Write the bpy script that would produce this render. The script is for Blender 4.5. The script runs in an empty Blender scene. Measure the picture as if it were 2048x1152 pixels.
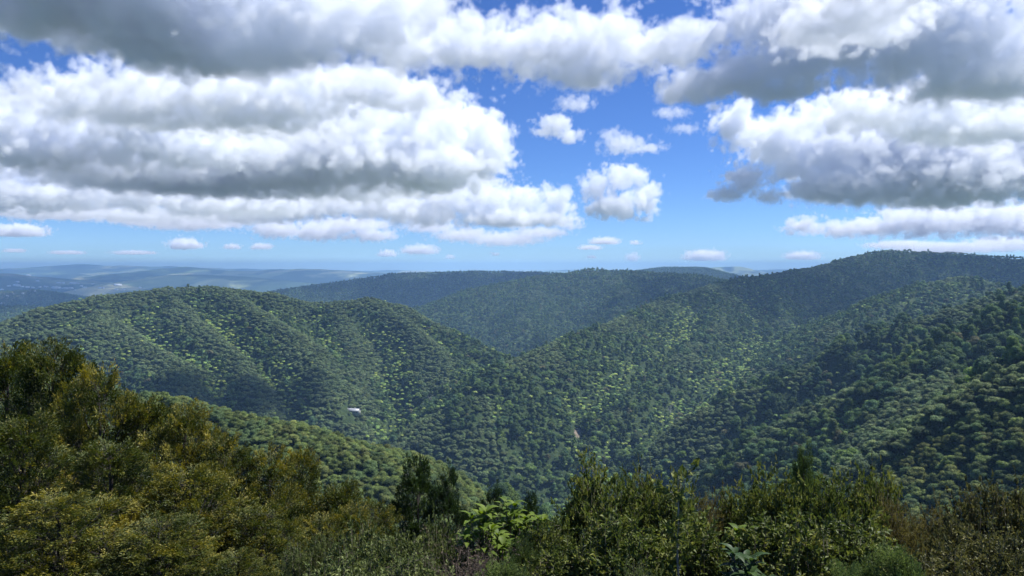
import bpy, math, random
import numpy as np
from mathutils import Vector, Matrix

# ------------------------------------------------------------------ camera, sky, sun, exposure
S = bpy.context.scene
F = 1490.0                       # focal length in photo pixels (photo 2048 x 1152)
HORIZON = 535.0
PITCH = math.atan((576 - HORIZON) / F)
CZ = 400.0                       # camera height above the far plain, metres
cam = bpy.data.cameras.new('camera')
cam_ob = bpy.data.objects.new('camera', cam)
S.collection.objects.link(cam_ob)
cam.sensor_width = 36
cam.lens = F / 2048 * 36
cam.clip_start = .1
cam.clip_end = 200000
cam_ob.location = (0, 0, CZ)
cam_ob.rotation_euler = (math.radians(90) - PITCH, 0, 0)
S.camera = cam_ob

SUN = Vector((.52, .20, .83)).normalized()
world = bpy.data.worlds.new('World')
S.world = world
world.use_nodes = True
nt = world.node_tree
bg = nt.nodes['Background']
sk = nt.nodes.new('ShaderNodeTexSky')
sk.sky_type = 'NISHITA'
sk.sun_disc = False
sk.sun_elevation = math.asin(SUN.z)
sk.sun_rotation = math.atan2(SUN.x, SUN.y)
sk.altitude = 2500
sk.air_density = 1.0
sk.dust_density = 0.0
sk.ozone_density = 4.0
hs = nt.nodes.new('ShaderNodeHueSaturation')
hs.inputs['Saturation'].default_value = 1.1
hs.inputs['Value'].default_value = 1.0
hs.inputs['Hue'].default_value = .507
nt.links.new(sk.outputs[0], hs.inputs['Color'])
tn = nt.nodes.new('ShaderNodeMix'); tn.data_type = 'RGBA'; tn.blend_type = 'MULTIPLY'
tn.inputs[0].default_value = 1; tn.inputs[7].default_value = (.66, .86, 1.15, 1)
nt.links.new(hs.outputs[0], tn.inputs[6])
nt.links.new(tn.outputs[2], bg.inputs[0])
bg.inputs[1].default_value = .074
sun = bpy.data.lights.new('sun', 'SUN')
sun.energy = 5.0
sun.angle = math.radians(.5)
sun.color = (1, .985, .96)
sun_ob = bpy.data.objects.new('sun', sun)
S.collection.objects.link(sun_ob)
sun_ob.rotation_euler = SUN.to_track_quat('Z', 'Y').to_euler()
sun_ob.location = (0, 0, 3000)
S.view_settings.view_transform = 'Standard'
S.view_settings.look = 'None'
S.view_settings.gamma = 1
S.view_settings.exposure = 0.68
S.view_settings.use_curve_mapping = False
cy = S.cycles
cy.use_denoising = True
cy.max_bounces = 16
cy.diffuse_bounces = 2
cy.glossy_bounces = 1
cy.transmission_bounces = 2
cy.volume_bounces = 16
cy.volume_step_rate = 5
cy.use_adaptive_sampling = True
cy.adaptive_threshold = .015

rng = np.random.default_rng(7)
random.seed(7)
PI = math.pi

# ------------------------------------------------------------------ helpers
_c, _s = math.cos(PITCH), math.sin(PITCH)
def at(px, py, D):
    """photo pixel at forward distance D -> world point"""
    x = (px - 1024) / F
    u = (576 - py) / F
    y = _c + u * _s
    z = u * _c - _s
    k = D / y
    return np.array((x * k, D, CZ + z * k))
def project(P):
    """world points (n,3) -> photo pixels"""
    x = P[:, 0]; y = P[:, 1]; z = P[:, 2] - CZ
    f = y * _c - z * _s
    f = np.where(f > .05, f, .05)
    return 1024 + F * x / f, 576 - F * (z * _c + y * _s) / f
def link(o, parent=None):
    S.collection.objects.link(o)
    if parent is not None:
        o.parent = parent
    return o
def tag(o, label, category=None, group=None, kind=None):
    if label: o['label'] = label
    if category: o['category'] = category
    if group: o['group'] = group
    if kind: o['kind'] = kind
    return o
def empty(name, loc):
    o = bpy.data.objects.new(name, None)
    o.empty_display_size = .2
    o.location = loc
    return link(o)
def mesh_np(name, V, faces, mat=None, smooth=False, cols=None, rnd=None):
    """fast mesh: V (n,3); faces (m,k) int array or list of such arrays"""
    if isinstance(faces, np.ndarray): faces = [faces]
    me = bpy.data.meshes.new(name)
    me.vertices.add(len(V))
    me.vertices.foreach_set('co', np.ascontiguousarray(V, dtype=np.float32).ravel())
    idx = np.concatenate([f.ravel() for f in faces]).astype(np.int32)
    tot = np.concatenate([np.full(len(f), f.shape[1], np.int32) for f in faces])
    st = np.concatenate(([0], np.cumsum(tot)[:-1])).astype(np.int32)
    me.loops.add(len(idx)); me.loops.foreach_set('vertex_index', idx)
    me.polygons.add(len(tot)); me.polygons.foreach_set('loop_start', st)
    if smooth: me.polygons.foreach_set('use_smooth', np.ones(len(tot), bool))
    if rnd is not None:
        a = me.attributes.new('leafvar', 'FLOAT', 'POINT')
        a.data.foreach_set('value', np.ascontiguousarray(rnd, dtype=np.float32))
    me.update(calc_edges=True)
    if mat: me.materials.append(mat)
    return me
_perm = np.random.default_rng(3).permutation(512)
_grad = np.random.default_rng(4).uniform(0, 2 * PI, 512)
def perlin(x, y, seed=0):
    xi = np.floor(x).astype(np.int64); yi = np.floor(y).astype(np.int64)
    xf = x - xi; yf = y - yi
    u = xf * xf * xf * (xf * (xf * 6 - 15) + 10); v = yf * yf * yf * (yf * (yf * 6 - 15) + 10)
    def g(ix, iy, dx, dy):
        h = _grad[_perm[(_perm[(ix + seed * 37) & 511] + iy) & 511]]
        return np.cos(h) * dx + np.sin(h) * dy
    a = g(xi, yi, xf, yf); b = g(xi + 1, yi, xf - 1, yf)
    c = g(xi, yi + 1, xf, yf - 1); d = g(xi + 1, yi + 1, xf - 1, yf - 1)
    return (a + u * (b - a)) + v * ((c + u * (d - c)) - (a + u * (b - a)))
def fbm(x, y, s, octv=4, seed=0):
    r = 0; a = 1
    for i in range(octv):
        r = r + a * perlin(x / s, y / s, seed + i); a *= .5; s *= .5
    return r
def sstep(a, b, x):
    t = np.clip((x - a) / (b - a), 0, 1)
    return t * t * (3 - 2 * t)

# ------------------------------------------------------------------ node material helper
class M:
    def __init__(s, name):
        s.m = bpy.data.materials.new(name); s.m.use_nodes = True
        s.t = s.m.node_tree; s.t.nodes.clear()
        s.out = s.n('ShaderNodeOutputMaterial')
    def n(s, kind, ins=None, **kw):
        nd = s.t.nodes.new(kind)
        for k, v in kw.items(): setattr(nd, k, v)
        for k, v in (ins or {}).items():
            if hasattr(v, 'is_linked'): s.t.links.new(v, nd.inputs[k])
            else: nd.inputs[k].default_value = v
        return nd
    def ramp(s, fac, stops):
        r = s.n('ShaderNodeValToRGB', {0: fac}); e = r.color_ramp.elements
        while len(e) < len(stops): e.new(.5)
        for q, (p, c) in zip(e, stops):
            q.position = p; q.color = (*c, 1)
        return r.outputs[0]
    def mix(s, f, a, b, mode='MIX'):
        n = s.n('ShaderNodeMix', data_type='RGBA', blend_type=mode)
        for i, v in ((0, f), (6, a), (7, b)):
            if hasattr(v, 'is_linked'): s.t.links.new(v, n.inputs[i])
            else: n.inputs[i].default_value = v if i == 0 else (*v, 1)
        return n.outputs[2]
    def math(s, op, a, b=0.0, clamp=False):
        n = s.n('ShaderNodeMath', {0: a, 1: b}, operation=op, use_clamp=clamp); return n.outputs[0]
    def surf(s, sh): s.t.links.new(sh, s.out.inputs['Surface']); return s.m
def leaf_shader(m, col, rough=.55, trans=.3, spec=.3):
    p = m.n('ShaderNodeBsdfPrincipled', {'Base Color': col, 'Roughness': rough, 'Specular IOR Level': spec})
    tcol = m.mix(.5, col, (.30, .40, .05), 'MULTIPLY')
    g = m.n('ShaderNodeHueSaturation', {'Color': col, 'Saturation': 1.15, 'Value': 1.3})
    t = m.n('ShaderNodeBsdfTranslucent', {'Color': g.outputs[0]})
    x = m.n('ShaderNodeMixShader', {0: trans, 1: p.outputs[0], 2: t.outputs[0]})
    return m.surf(x.outputs[0])
def leaf_material(name, dark, mid, tip, rough=.5, trans=.3, spec=.35):
    """colour varies leaf by leaf (attribute leafvar) between old dark, middling and fresh leaves"""
    m = M(name)
    a = m.n('ShaderNodeAttribute', attribute_name='leafvar').outputs['Fac']
    return leaf_shader(m, m.ramp(a, [(0, dark), (.5, mid), (1, tip)]), rough, trans, spec)
def canopy_material(name):
    """tree tint (attribute of the tree) times a little leaf-to-leaf variation"""
    m = M(name)
    t = m.n('ShaderNodeAttribute', attribute_name='tint', attribute_type='INSTANCER').outputs['Color']
    v = m.n('ShaderNodeAttribute', attribute_name='leafvar').outputs['Fac']
    c = m.mix(1.0, t, m.ramp(v, [(0, (.55, .58, .54)), (.55, (1, 1, 1)), (1, (1.7, 1.6, 1.4))]), 'MULTIPLY')
    return leaf_shader(m, c, .7, .30, .12)
def bark_material(name, a, b):
    m = M(name)
    co = m.n('ShaderNodeTexCoord').outputs['Object']
    mp = m.n('ShaderNodeMapping', {'Vector': co, 'Scale': (30, 30, 5)}).outputs[0]
    nz = m.n('ShaderNodeTexNoise', {'Vector': mp, 'Scale': 1.0, 'Detail': 4.0}).outputs[0]
    col = m.ramp(nz, [(.3, a), (.7, b)])
    bp = m.n('ShaderNodeBump', {'Height': nz, 'Strength': .5, 'Distance': .01})
    p = m.n('ShaderNodeBsdfPrincipled', {'Base Color': col, 'Roughness': .85, 'Normal': bp.outputs[0]})
    return m.surf(p.outputs[0])
def plain_material(name, a, b, scale=3.0, rough=.8):
    m = M(name)
    co = m.n('ShaderNodeTexCoord').outputs['Object']
    nz = m.n('ShaderNodeTexNoise', {'Vector': co, 'Scale': scale, 'Detail': 5.0}).outputs[0]
    p = m.n('ShaderNodeBsdfPrincipled', {'Base Color': m.ramp(nz, [(.3, a), (.7, b)]), 'Roughness': rough})
    return m.surf(p.outputs[0])
CANOPY = canopy_material('forest_canopy_leaves')
BARK = bark_material('grey_brown_bark', (.05, .04, .03), (.14, .12, .10))
DARKBARK = bark_material('dark_branch_bark', (.020, .016, .012), (.05, .042, .034))
HAZE = 0.85e-4

# ------------------------------------------------------------------ terrain: ridge lines (photo pixel x, y, distance in metres)
TREE = 9.0        # canopy height that stands on the crest lines
RIDGES = [
    # left hill and its spurs
    (.74, 20, TREE, [(-500, 760, 900), (-200, 690, 980), (0, 640, 1080), (80, 610, 1130), (200, 585, 1200), (330, 570, 1280), (420, 567, 1300), (540, 580, 1310), (620, 600, 1340), (680, 597, 1350), (740, 590, 1350), (800, 605, 1340), (870, 640, 1300), (930, 670, 1255), (990, 702, 1210), (1030, 735, 1170)]),
    (.78, 9, TREE, [(225, 600, 1190), (200, 640, 1060), (90, 655, 1000), (0, 668, 960), (-150, 700, 900)]),
    (.78, 9, TREE, [(215, 610, 1170), (265, 655, 1080), (330, 715, 985), (375, 770, 905), (400, 830, 840)]),
    (.78, 9, TREE, [(330, 580, 1260), (400, 640, 1140), (470, 705, 1040), (515, 765, 960), (540, 830, 890)]),
    (.78, 9, TREE, [(440, 575, 1285), (530, 618, 1185), (600, 665, 1100), (640, 725, 1020), (650, 790, 950)]),
    (.78, 9, TREE, [(680, 600, 1335), (690, 660, 1210), (705, 730, 1100), (725, 800, 1010)]),
    (.78, 9, TREE, [(740, 594, 1345), (825, 640, 1250), (880, 690, 1160), (905, 745, 1070), (900, 820, 980)]),
    # main right ridge with the shaded summit
    (.72, 18, TREE, [(2700, 560, 2000), (2300, 525, 2100), (2048, 511, 2220), (1900, 501, 2300), (1780, 497, 2300), (1700, 511, 2180), (1640, 528, 2060), (1530, 547, 1880), (1440, 561, 1720), (1340, 592, 1520), (1270, 622, 1370), (1160, 662, 1180), (1080, 692, 1070), (1000, 726, 985), (930, 790, 905)]),
    (.76, 9, TREE, [(1440, 563, 1700), (1430, 640, 1350), (1370, 700, 1180), (1270, 770, 1030), (1200, 840, 930), (1170, 900, 870)]),
    (.76, 9, TREE, [(1270, 624, 1360), (1190, 700, 1150), (1100, 770, 1010), (1040, 840, 920), (1010, 900, 860)]),
    (.76, 9, TREE, [(1530, 549, 1870), (1560, 620, 1520), (1540, 690, 1290), (1480, 760, 1120), (1400, 830, 990), (1330, 890, 900)]),
    (.55, 16, TREE, [(1780, 500, 2290), (1700, 590, 1800), (1640, 650, 1550)]),
    # sunlit knoll in front of the summit
    (.55, 18, TREE, [(2200, 610, 1400), (2040, 590, 1380), (1985, 563, 1360), (1925, 548, 1340), (1860, 565, 1290), (1760, 592, 1220), (1710, 630, 1150), (1660, 680, 1070)]),
    # two spurs of the near right hill
    (.85, 9, TREE, [(2500, 500, 860), (2200, 540, 800), (2048, 567, 790), (1985, 585, 790), (1900, 612, 780), (1800, 640, 770), (1700, 678, 770), (1600, 722, 780), (1490, 765, 790), (1400, 812, 800), (1330, 868, 810), (1290, 930, 800)]),
    (.88, 8, TREE, [(2400, 500, 620), (2200, 555, 580), (2048, 602, 550), (1960, 640, 540), (1850, 700, 535), (1750, 748, 540), (1640, 800, 550), (1560, 850, 560), (1480, 905, 570), (1420, 965, 570)]),
    (.85, 7, TREE, [(1900, 670, 538), (1860, 760, 470), (1800, 830, 440), (1740, 900, 420)]),
    # near slope at the right edge
    (.80, 10, 6, [(2500, 600, 270), (2200, 670, 285), (2048, 737, 300), (1960, 800, 310), (1880, 862, 318), (1800, 945, 325), (1770, 1010, 325)]),
    # near spur behind the left bush
    (.55, 14, 6, [(-300, 690, 300), (0, 735, 320), (200, 765, 330), (330, 785, 330), (420, 815, 328), (530, 836, 322), (640, 876, 312), (740, 930, 300), (800, 985, 292), (840, 1060, 285)]),
    # middle hill
    (.46, 40, TREE, [(700, 690, 2000), (840, 615, 2350), (960, 573, 2560), (1080, 551, 2700), (1180, 537, 2750), (1300, 542, 2800), (1400, 549, 2850), (1500, 565, 2850), (1700, 560, 2900), (2100, 560, 3000)]),
    (.52, 20, TREE, [(1180, 540, 2740), (1250, 570, 2500), (1240, 620, 2250), (1180, 665, 2000)]),
    (.52, 20, TREE, [(1080, 554, 2690), (1060, 600, 2400), (1050, 650, 2150)]),
    # shaded ridge behind it
    (.42, 45, TREE, [(300, 640, 3000), (550, 580, 3400), (640, 568, 3500), (710, 558, 3600), (790, 546, 3700), (950, 541, 3800), (1070, 543, 3850), (1200, 548, 3900), (1500, 560, 4000)]),
    # far hills
    (.30, 60, 8, [(1150, 552, 5400), (1270, 541, 5500), (1330, 534, 5600), (1400, 534, 5600), (1440, 545, 5400), (1480, 552, 5300), (1600, 556, 5200)]),
    (.28, 90, 0, [(1360, 546, 11500), (1440, 536, 12000), (1475, 534, 12000), (1510, 546, 11800), (1700, 552, 12000), (2300, 548, 12000)]),
    (.25, 60, 0, [(-600, 610, 2600), (-100, 615, 2700), (40, 617, 2750), (95, 627, 2650)]),
    (.22, 80, 0, [(-500, 575, 4600), (-100, 578, 4800), (0, 583, 4900), (60, 580, 5000), (110, 592, 4800), (150, 606, 4500)]),
    (.16, 120, 0, [(-700, 540, 8200), (-200, 545, 8400), (0, 546, 8500), (60, 552, 8600), (110, 556, 8500), (165, 566, 8300)]),
    (.17, 140, 0, [(180, 566, 9400), (260, 545, 10500), (330, 537, 11000), (370, 534, 11200), (420, 540, 11000), (500, 541, 10800), (560, 540, 10800), (640, 540, 10600), (700, 544, 10500), (780, 546, 10300), (900, 550, 10000), (1100, 552, 10000)]),
    (.12, 200, 0, [(-900, 534, 15800), (-400, 532, 16000), (0, 531, 16000), (100, 531, 16000), (170, 529, 16200), (230, 531, 16000), (330, 533, 16000), (420, 536, 15800), (600, 541, 15800), (900, 542, 16000), (1200, 540, 16000), (1600, 540, 16000), (2200, 540, 16000), (3200, 538, 15500)]),
    (.20, 120, 0, [(300, 556, 8000), (350, 550, 8200), (460, 552, 8000), (560, 560, 7800), (620, 566, 7600)]),
]
SEG = []
for sl, wr, tr, pts in RIDGES:
    P = [at(*p) for p in pts]
    for a, b in zip(P[:-1], P[1:]):
        SEG.append((sl, wr, a - (0, 0, tr), b - (0, 0, tr)))
# our own hill: a ridge that runs back from the lookout
for a, b in (((0, 0, 398.35), (-6, -60, 399)), ((-6, -60, 399), (30, -900, 430)), ((0, 0, 398.35), (-26, 14, 392.5)), ((0, 0, 398.35), (16, 3, 397.6)), ((-26, 14, 392.5), (-130, 60, 372))):
    SEG.append((.60, 5, np.array(a), np.array(b)))
def height(x, y):
    """world height of the ground and distance to the nearest crest"""
    R = np.hypot(x, y)
    near = sstep(60, 300, R)
    wx = x + near * 16 * fbm(x, y, 170, 3, 11); wy = y + near * 16 * fbm(x, y, 170, 3, 21)
    base = 105 - 90 * sstep(1800, 4200, R) + 8 * fbm(x, y, 600, 3, 5)
    H = base; crest = np.full_like(x, 1e9)
    for sl, wr, a, b in SEG:
        dx, dy = b[0] - a[0], b[1] - a[1]
        L2 = dx * dx + dy * dy
        t = np.clip(((wx - a[0]) * dx + (wy - a[1]) * dy) / L2, 0, 1)
        d = np.hypot(wx - a[0] - t * dx, wy - a[1] - t * dy)
        z = a[2] + t * (b[2] - a[2]) - sl * (np.sqrt(d * d + wr * wr) - wr)
        g = z - H
        k = .4 + 4.6 * near
        H = np.where(g > k, z, np.where(g < -k, H, H + (g + k) ** 2 / (4 * k)))
        crest = np.minimum(crest, d / wr)
    am = sstep(.6, 6, crest) * near
    H = H + am * (18 * fbm(x, y, 190, 3, 31) + 13 * (np.abs(fbm(x, y, 80, 2, 41)) - .25))
    H = H + sstep(5000, 9000, R) * 75 * fbm(x, y, 1500, 4, 51)*sstep(.5,4,crest)
    H = H + sstep(6500, 9500, R) * 34 * fbm(x, y, 900, 3, 55)
    return H
azd = np.concatenate((np.linspace(-180, -64, 30)[:-1], np.linspace(-64, -42, 40)[:-1], np.linspace(-42, 42, 440), np.linspace(42, 64, 40)[1:], np.linspace(64, 180, 30)[1:]))
AZ = np.radians(azd)
RR = np.concatenate(([1.0, 2.0, 3.0, 4.5], np.geomspace(6, 18500, 640)))
ga, gr = np.meshgrid(AZ, RR, indexing='ij')
GX = np.sin(ga) * gr; GY = np.cos(ga) * gr
GH = height(GX.ravel(), GY.ravel()).reshape(GX.shape)
GH[0] = GH[-1] = .5*(GH[0] + GH[-1])
def ground(x, y):
    """ground height by interpolation in the terrain sheet"""
    a = np.arctan2(x, y); r = np.clip(np.hypot(x, y), RR[0], RR[-1] * .999)
    ia = np.clip(np.searchsorted(AZ, a) - 1, 0, len(AZ) - 2); ir = np.clip(np.searchsorted(RR, r) - 1, 0, len(RR) - 2)
    ta = (a - AZ[ia]) / (AZ[ia + 1] - AZ[ia]); tr = (r - RR[ir]) / (RR[ir + 1] - RR[ir])
    return (GH[ia, ir] * (1 - ta) * (1 - tr) + GH[ia + 1, ir] * ta * (1 - tr) + GH[ia, ir + 1] * (1 - ta) * tr + GH[ia + 1, ir + 1] * ta * tr)
def gz(x, y): return float(ground(np.array([x], float), np.array([y], float))[0])

na, nr = GX.shape
V = np.stack((GX, GY, GH), -1).reshape(-1, 3)
V = np.concatenate((V, [[0, 0, GH[:, 0].mean()]]))
ii, jj = np.meshgrid(np.arange(na - 1), np.arange(nr - 1), indexing='ij')
q = (ii * nr + jj).ravel()
quads = np.stack((q, q + 1, q + nr + 1, q + nr), -1)
fan = np.stack((np.full(na - 1, len(V) - 1), np.arange(na - 1) * nr, (np.arange(na - 1) + 1) * nr), -1)
m = M('hill_ground')
co = m.n('ShaderNodeTexCoord').outputs['Object']
n1 = m.n('ShaderNodeTexNoise', {'Vector': co, 'Scale': .06, 'Detail': 6.0, 'Roughness': .7}).outputs[0]
n2 = m.n('ShaderNodeTexNoise', {'Vector': co, 'Scale': .0011, 'Detail': 4.0, 'Roughness': .55}).outputs[0]
n3 = m.n('ShaderNodeTexVoronoi', {'Vector': co, 'Scale': .0016, 'Randomness': 1.0}).outputs['Color']
forest = m.ramp(n1, [(.3, (.018, .030, .012)), (.5, (.035, .055, .02)), (.7, (.06, .085, .03))])
paddock = m.mix(m.n('ShaderNodeSeparateColor', {0: n3}).outputs[0], (.14, .20, .07), (.34, .32, .17))
dist = m.n('ShaderNodeVectorMath', {0: co}, operation='LENGTH').outputs['Value']
farm = m.math('MULTIPLY', m.math('MULTIPLY', m.math('SUBTRACT', dist, 4200.0), 1 / 1500, True), m.math('MULTIPLY', m.math('SUBTRACT', n2, .49), 14.0, True))
col = m.mix(farm, forest, paddock)
bp = m.n('ShaderNodeBump', {'Height': n1, 'Strength': 1.0, 'Distance': 6.0})
p = m.n('ShaderNodeBsdfPrincipled', {'Base Color': col, 'Roughness': .95, 'Specular IOR Level': .1, 'Normal': bp.outputs[0]})
hill_ground = m.surf(p.outputs[0])
hills = link(bpy.data.objects.new('hills', mesh_np('hills', V, [quads, fan], hill_ground, True)))
tag(hills, None, kind='structure')

# line-of-sight table over the terrain sheet, to leave out trees nobody could see
tanv = (GH - CZ) / gr
MAXT = np.maximum.accumulate(tanv, axis=1)
def in_sight(x, y, z, marg):
    a = np.arctan2(x, y); r = np.hypot(x, y)
    ia = np.clip(np.searchsorted(AZ, a), 0, len(AZ) - 1); ir = np.clip(np.searchsorted(RR, r) - 3, 0, len(RR) - 1)
    return (z - CZ) / r > MAXT[ia, ir] - marg / r

# ------------------------------------------------------------------ forest tree crowns
def rot_frames(d, rg):
    """random tangent frames for unit vectors d (n,3)"""
    r = rg.normal(size=d.shape); u = np.cross(d, r); u /= np.linalg.norm(u, axis=1)[:, None] + 1e-9
    return u, np.cross(d, u)
def unit(v): return v / (np.linalg.norm(v, axis=1)[:, None] + 1e-9)
def crown_mesh(name, seed, n_lobe, n_leaf, size, shape='round', core=True):
    """crown of unit width ~1, base at z=0: lobes covered by tilted leaf clumps"""
    rg = np.random.default_rng(seed)
    L = []
    for i in range(n_lobe):
        a = rg.uniform(0, 2 * PI); t = math.sqrt(rg.uniform(0, 1))
        if shape == 'round':
            r = .36 * t; z = .55 + .30 * (1 - t * t) + rg.uniform(-.22, .06); rad = rg.uniform(.15, .24)
        elif shape == 'tall':
            z = rg.uniform(.25, 1.25); r = .30 * t * (1.35 - z) / 1.0; rad = rg.uniform(.12, .2)
        else:
            r = .40 * t; z = .48 + .14 * (1 - t * t) + rg.uniform(-.05, .05); rad = rg.uniform(.13, .2)
        L.append((r * math.cos(a), r * math.sin(a), z, rad))
    L = np.array(L)
    w = L[:, 3] ** 2; k = rg.choice(n_lobe, n_leaf, p=w / w.sum())
    d = unit(rg.normal(size=(n_leaf, 3))); d[:, 2] = np.where(d[:, 2] < -.35, -d[:, 2], d[:, 2])
    c = L[k, :3] + d * (L[k, 3] * rg.uniform(.8, 1.12, n_leaf))[:, None] * (1, 1, .8)
    nn = unit(d + (0, 0, .25) + rg.normal(size=d.shape) * .45)
    u, v = rot_frames(nn, rg)
    s = size * rg.uniform(.6, 1.4, n_leaf)[:, None]
    V = np.stack((c - u * s, c - v * s * .7 - nn * s * .25, c + u * s, c + v * s * .7 - nn * s * .25), 1).reshape(-1, 3)
    Fq = np.arange(n_leaf * 4).reshape(-1, 4)
    tone = np.clip(rg.uniform(.25, .75, n_lobe)[k] + rg.normal(0, .16, n_leaf), 0, 1)
    rnd = np.repeat(tone, 4)
    faces = [np.stack((Fq[:, 0], Fq[:, 1], Fq[:, 2]), -1), np.stack((Fq[:, 0], Fq[:, 2], Fq[:, 3]), -1)]
    if core:
        cv, cf = [], []
        for (x, y, z, r) in L:
            o8 = np.array([(1, 0, 0), (0, 1, 0), (-1, 0, 0), (0, -1, 0), (0, 0, 1), (0, 0, -1)]) * r * .8 * (1, 1, .8) + (x, y, z)
            b = len(V) + len(cv) * 6
            cv.append(o8); cf.append(np.array([(0, 1, 4), (1, 2, 4), (2, 3, 4), (3, 0, 4), (1, 0, 5), (2, 1, 5), (3, 2, 5), (0, 3, 5)]) + b)
        V = np.concatenate([V] + cv); faces.append(np.concatenate(cf)); rnd = np.concatenate((rnd, np.full(6 * n_lobe, .3)))
    return mesh_np(name, V, faces, CANOPY, False, rnd=rnd)
def fern_mesh(name, seed, n_frond=15):
    """tree fern: thin trunk and a flat star of arching fronds, width ~1"""
    rg = np.random.default_rng(seed); V = []; Fc = []; rn = []
    for i in range(n_frond):
        a = 2 * PI * i / n_frond + rg.uniform(-.15, .15); l = rg.uniform(.42, .54); lift = rg.uniform(.16, .34)
        ca, sa = math.cos(a), math.sin(a); b = len(V); g = rg.uniform(.3, .8)
        for k in range(6):
            t = k / 5; r = l * t; z = .9 + lift * math.sin(t * 2.4) - .26 * t * t
            w = .085 * math.sin(PI * (.12 + .86 * t)) + .004
            V += [(ca * r - sa * w, sa * r + ca * w, z - .03 * w / .08), (ca * r, sa * r, z + .012), (ca * r + sa * w, sa * r - ca * w, z - .03 * w / .08)]
            rn += [g] * 3
        for k in range(5):
            q = b + 3 * k; Fc += [(q, q + 3, q + 4, q + 1), (q + 1, q + 4, q + 5, q + 2)]
    return mesh_np(name, np.array(V), np.array(Fc), CANOPY, False, rnd=np.array(rn))
LOD = {}
LOD['near'] = [crown_mesh('crown', 100 + i, 13 + 2 * (i % 3), 2600, .030, 'round') for i in range(5)] + [crown_mesh('crown', 110 + i, 16, 2600, .030, 'tall') for i in range(2)] + [crown_mesh('crown', 115 + i, 15, 2400, .030, 'flat') for i in range(2)]
LOD['far'] = [crown_mesh('crown', 120 + i, 9 + (i % 3), 420, .062, 'round') for i in range(5)] + [crown_mesh('crown', 130 + i, 12, 420, .06, 'tall') for i in range(2)] + [crown_mesh('crown', 135 + i, 12, 420, .062, 'flat') for i in range(2)]
FERNS = [fern_mesh('fern_crown', 140 + i, 13 + 2 * i) for i in range(3)]

# ------------------------------------------------------------------ where the trees stand
def scatter(sp, r0, r1):
    n = int(r1 * 1.45 / sp) + 2
    gx, gy = np.meshgrid(np.arange(-n // 2, n // 2) * sp, np.arange(0, int(r1 / sp) + 1) * sp)
    gx = gx.ravel() + rng.uniform(-.48, .48, gx.size) * sp; gy = gy.ravel() + rng.uniform(-.48, .48, gy.size) * sp
    r = np.hypot(gx, gy); a = np.abs(np.arctan2(gx, gy))
    k = (r > r0) & (r <= r1) & (a < math.radians(40))
    return gx[k], gy[k]
PX, PY = [], []
for sp, r0, r1 in ((3.4, 120, 345), (4.7, 345, 720), (5.6, 720, 1500), (6.8, 1500, 3100), (8.5, 3100, 5900)):
    x, y = scatter(sp, r0, r1); PX.append(x); PY.append(y)
PX = np.concatenate(PX); PY = np.concatenate(PY); PZ = ground(PX, PY)
ok = in_sight(PX, PY, PZ + 13, 3.0)
PX, PY, PZ = PX[ok], PY[ok], PZ[ok]
PR = np.hypot(PX, PY); N = len(PX)
ppx, ppy = project(np.stack((PX, PY, PZ + 6), -1))
# hollows: ground lower than its surroundings, where tree ferns and broadleaf grow; the darker tints paint gully shade
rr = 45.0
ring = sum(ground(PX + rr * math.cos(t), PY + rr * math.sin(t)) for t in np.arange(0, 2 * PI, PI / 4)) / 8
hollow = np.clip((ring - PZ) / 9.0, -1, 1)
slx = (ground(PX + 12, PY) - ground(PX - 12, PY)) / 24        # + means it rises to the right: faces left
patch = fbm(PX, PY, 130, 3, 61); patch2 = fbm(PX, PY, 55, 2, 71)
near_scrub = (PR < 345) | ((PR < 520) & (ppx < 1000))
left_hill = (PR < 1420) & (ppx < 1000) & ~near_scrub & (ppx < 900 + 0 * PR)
kan_lit = np.where(near_scrub, .8, 0) + np.where(left_hill, .8 * sstep(-.02, -.25, slx) - .6 * hollow, 0) + .8 * patch - np.where(near_scrub | left_hill, 0, .35) + .7 * sstep(.1, .7, -hollow)
kanuka_lit = kan_lit > .35                                             # fine-leaved regrowth; its pale tint paints light on sunward slopes and crests
valley = sstep(420, 600, PR) * sstep(2300, 1500, PR)
fern_p = np.clip(.03 + .50 * sstep(.1, .85, .8 * hollow + 1.1 * patch2 + .9 * patch + .05) , 0, .72) * valley * np.where(kanuka_lit, .12, 1)
fern = rng.uniform(0, 1, N) < fern_p
size = np.where(near_scrub, rng.uniform(4.2, 7.4, N), np.where(kanuka_lit, rng.uniform(6.0, 8.6, N), 6.0 + 10 * rng.beta(1.1, 2.5, N)))
size *= np.where(PR > 1500, 1.15, 1) * np.where(PR > 3100, 1.25, 1)
size = np.where(fern, rng.uniform(4.6, 7.0, N), size)
size = np.where((PR > 950) & ~fern, np.minimum(size, 11.5), size)
emerge = (PR < 950) & (~fern) & (~kanuka_lit) & (rng.uniform(0, 1, N) < .03) & (PR > 345)
size = np.where(emerge, size * rng.uniform(1.15, 1.4, N), size)
hz = np.where(fern, rng.uniform(.9, 1.1, N), np.where(kanuka_lit, rng.uniform(.75, .95, N), rng.uniform(.85, 1.25, N) * np.where(PR > 950, .85, 1)))
kind = np.where(kanuka_lit, rng.choice([0, 1, 2, 3, 4, 7, 8], N), rng.choice([0, 1, 2, 3, 4, 5, 6, 7], N))
kind = np.where(near_scrub, rng.choice([0, 1, 2, 3, 4], N), kind)
kind = np.where(emerge, rng.choice([0, 1, 2, 4], N), kind)
pal_mix = np.array([(.042, .074, .022), (.056, .098, .032), (.070, .112, .028), (.048, .088, .038), (.082, .120, .036), (.085, .092, .042)])
pal_kan_lit = np.array([(.082, .120, .046), (.075, .112, .050), (.095, .128, .052)])
pal_scr = np.array([(.070, .100, .030), (.080, .112, .030), (.060, .095, .034), (.092, .115, .034)])
pal_frn = np.array([(.125, .190, .040), (.155, .205, .045), (.105, .175, .045)])
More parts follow.
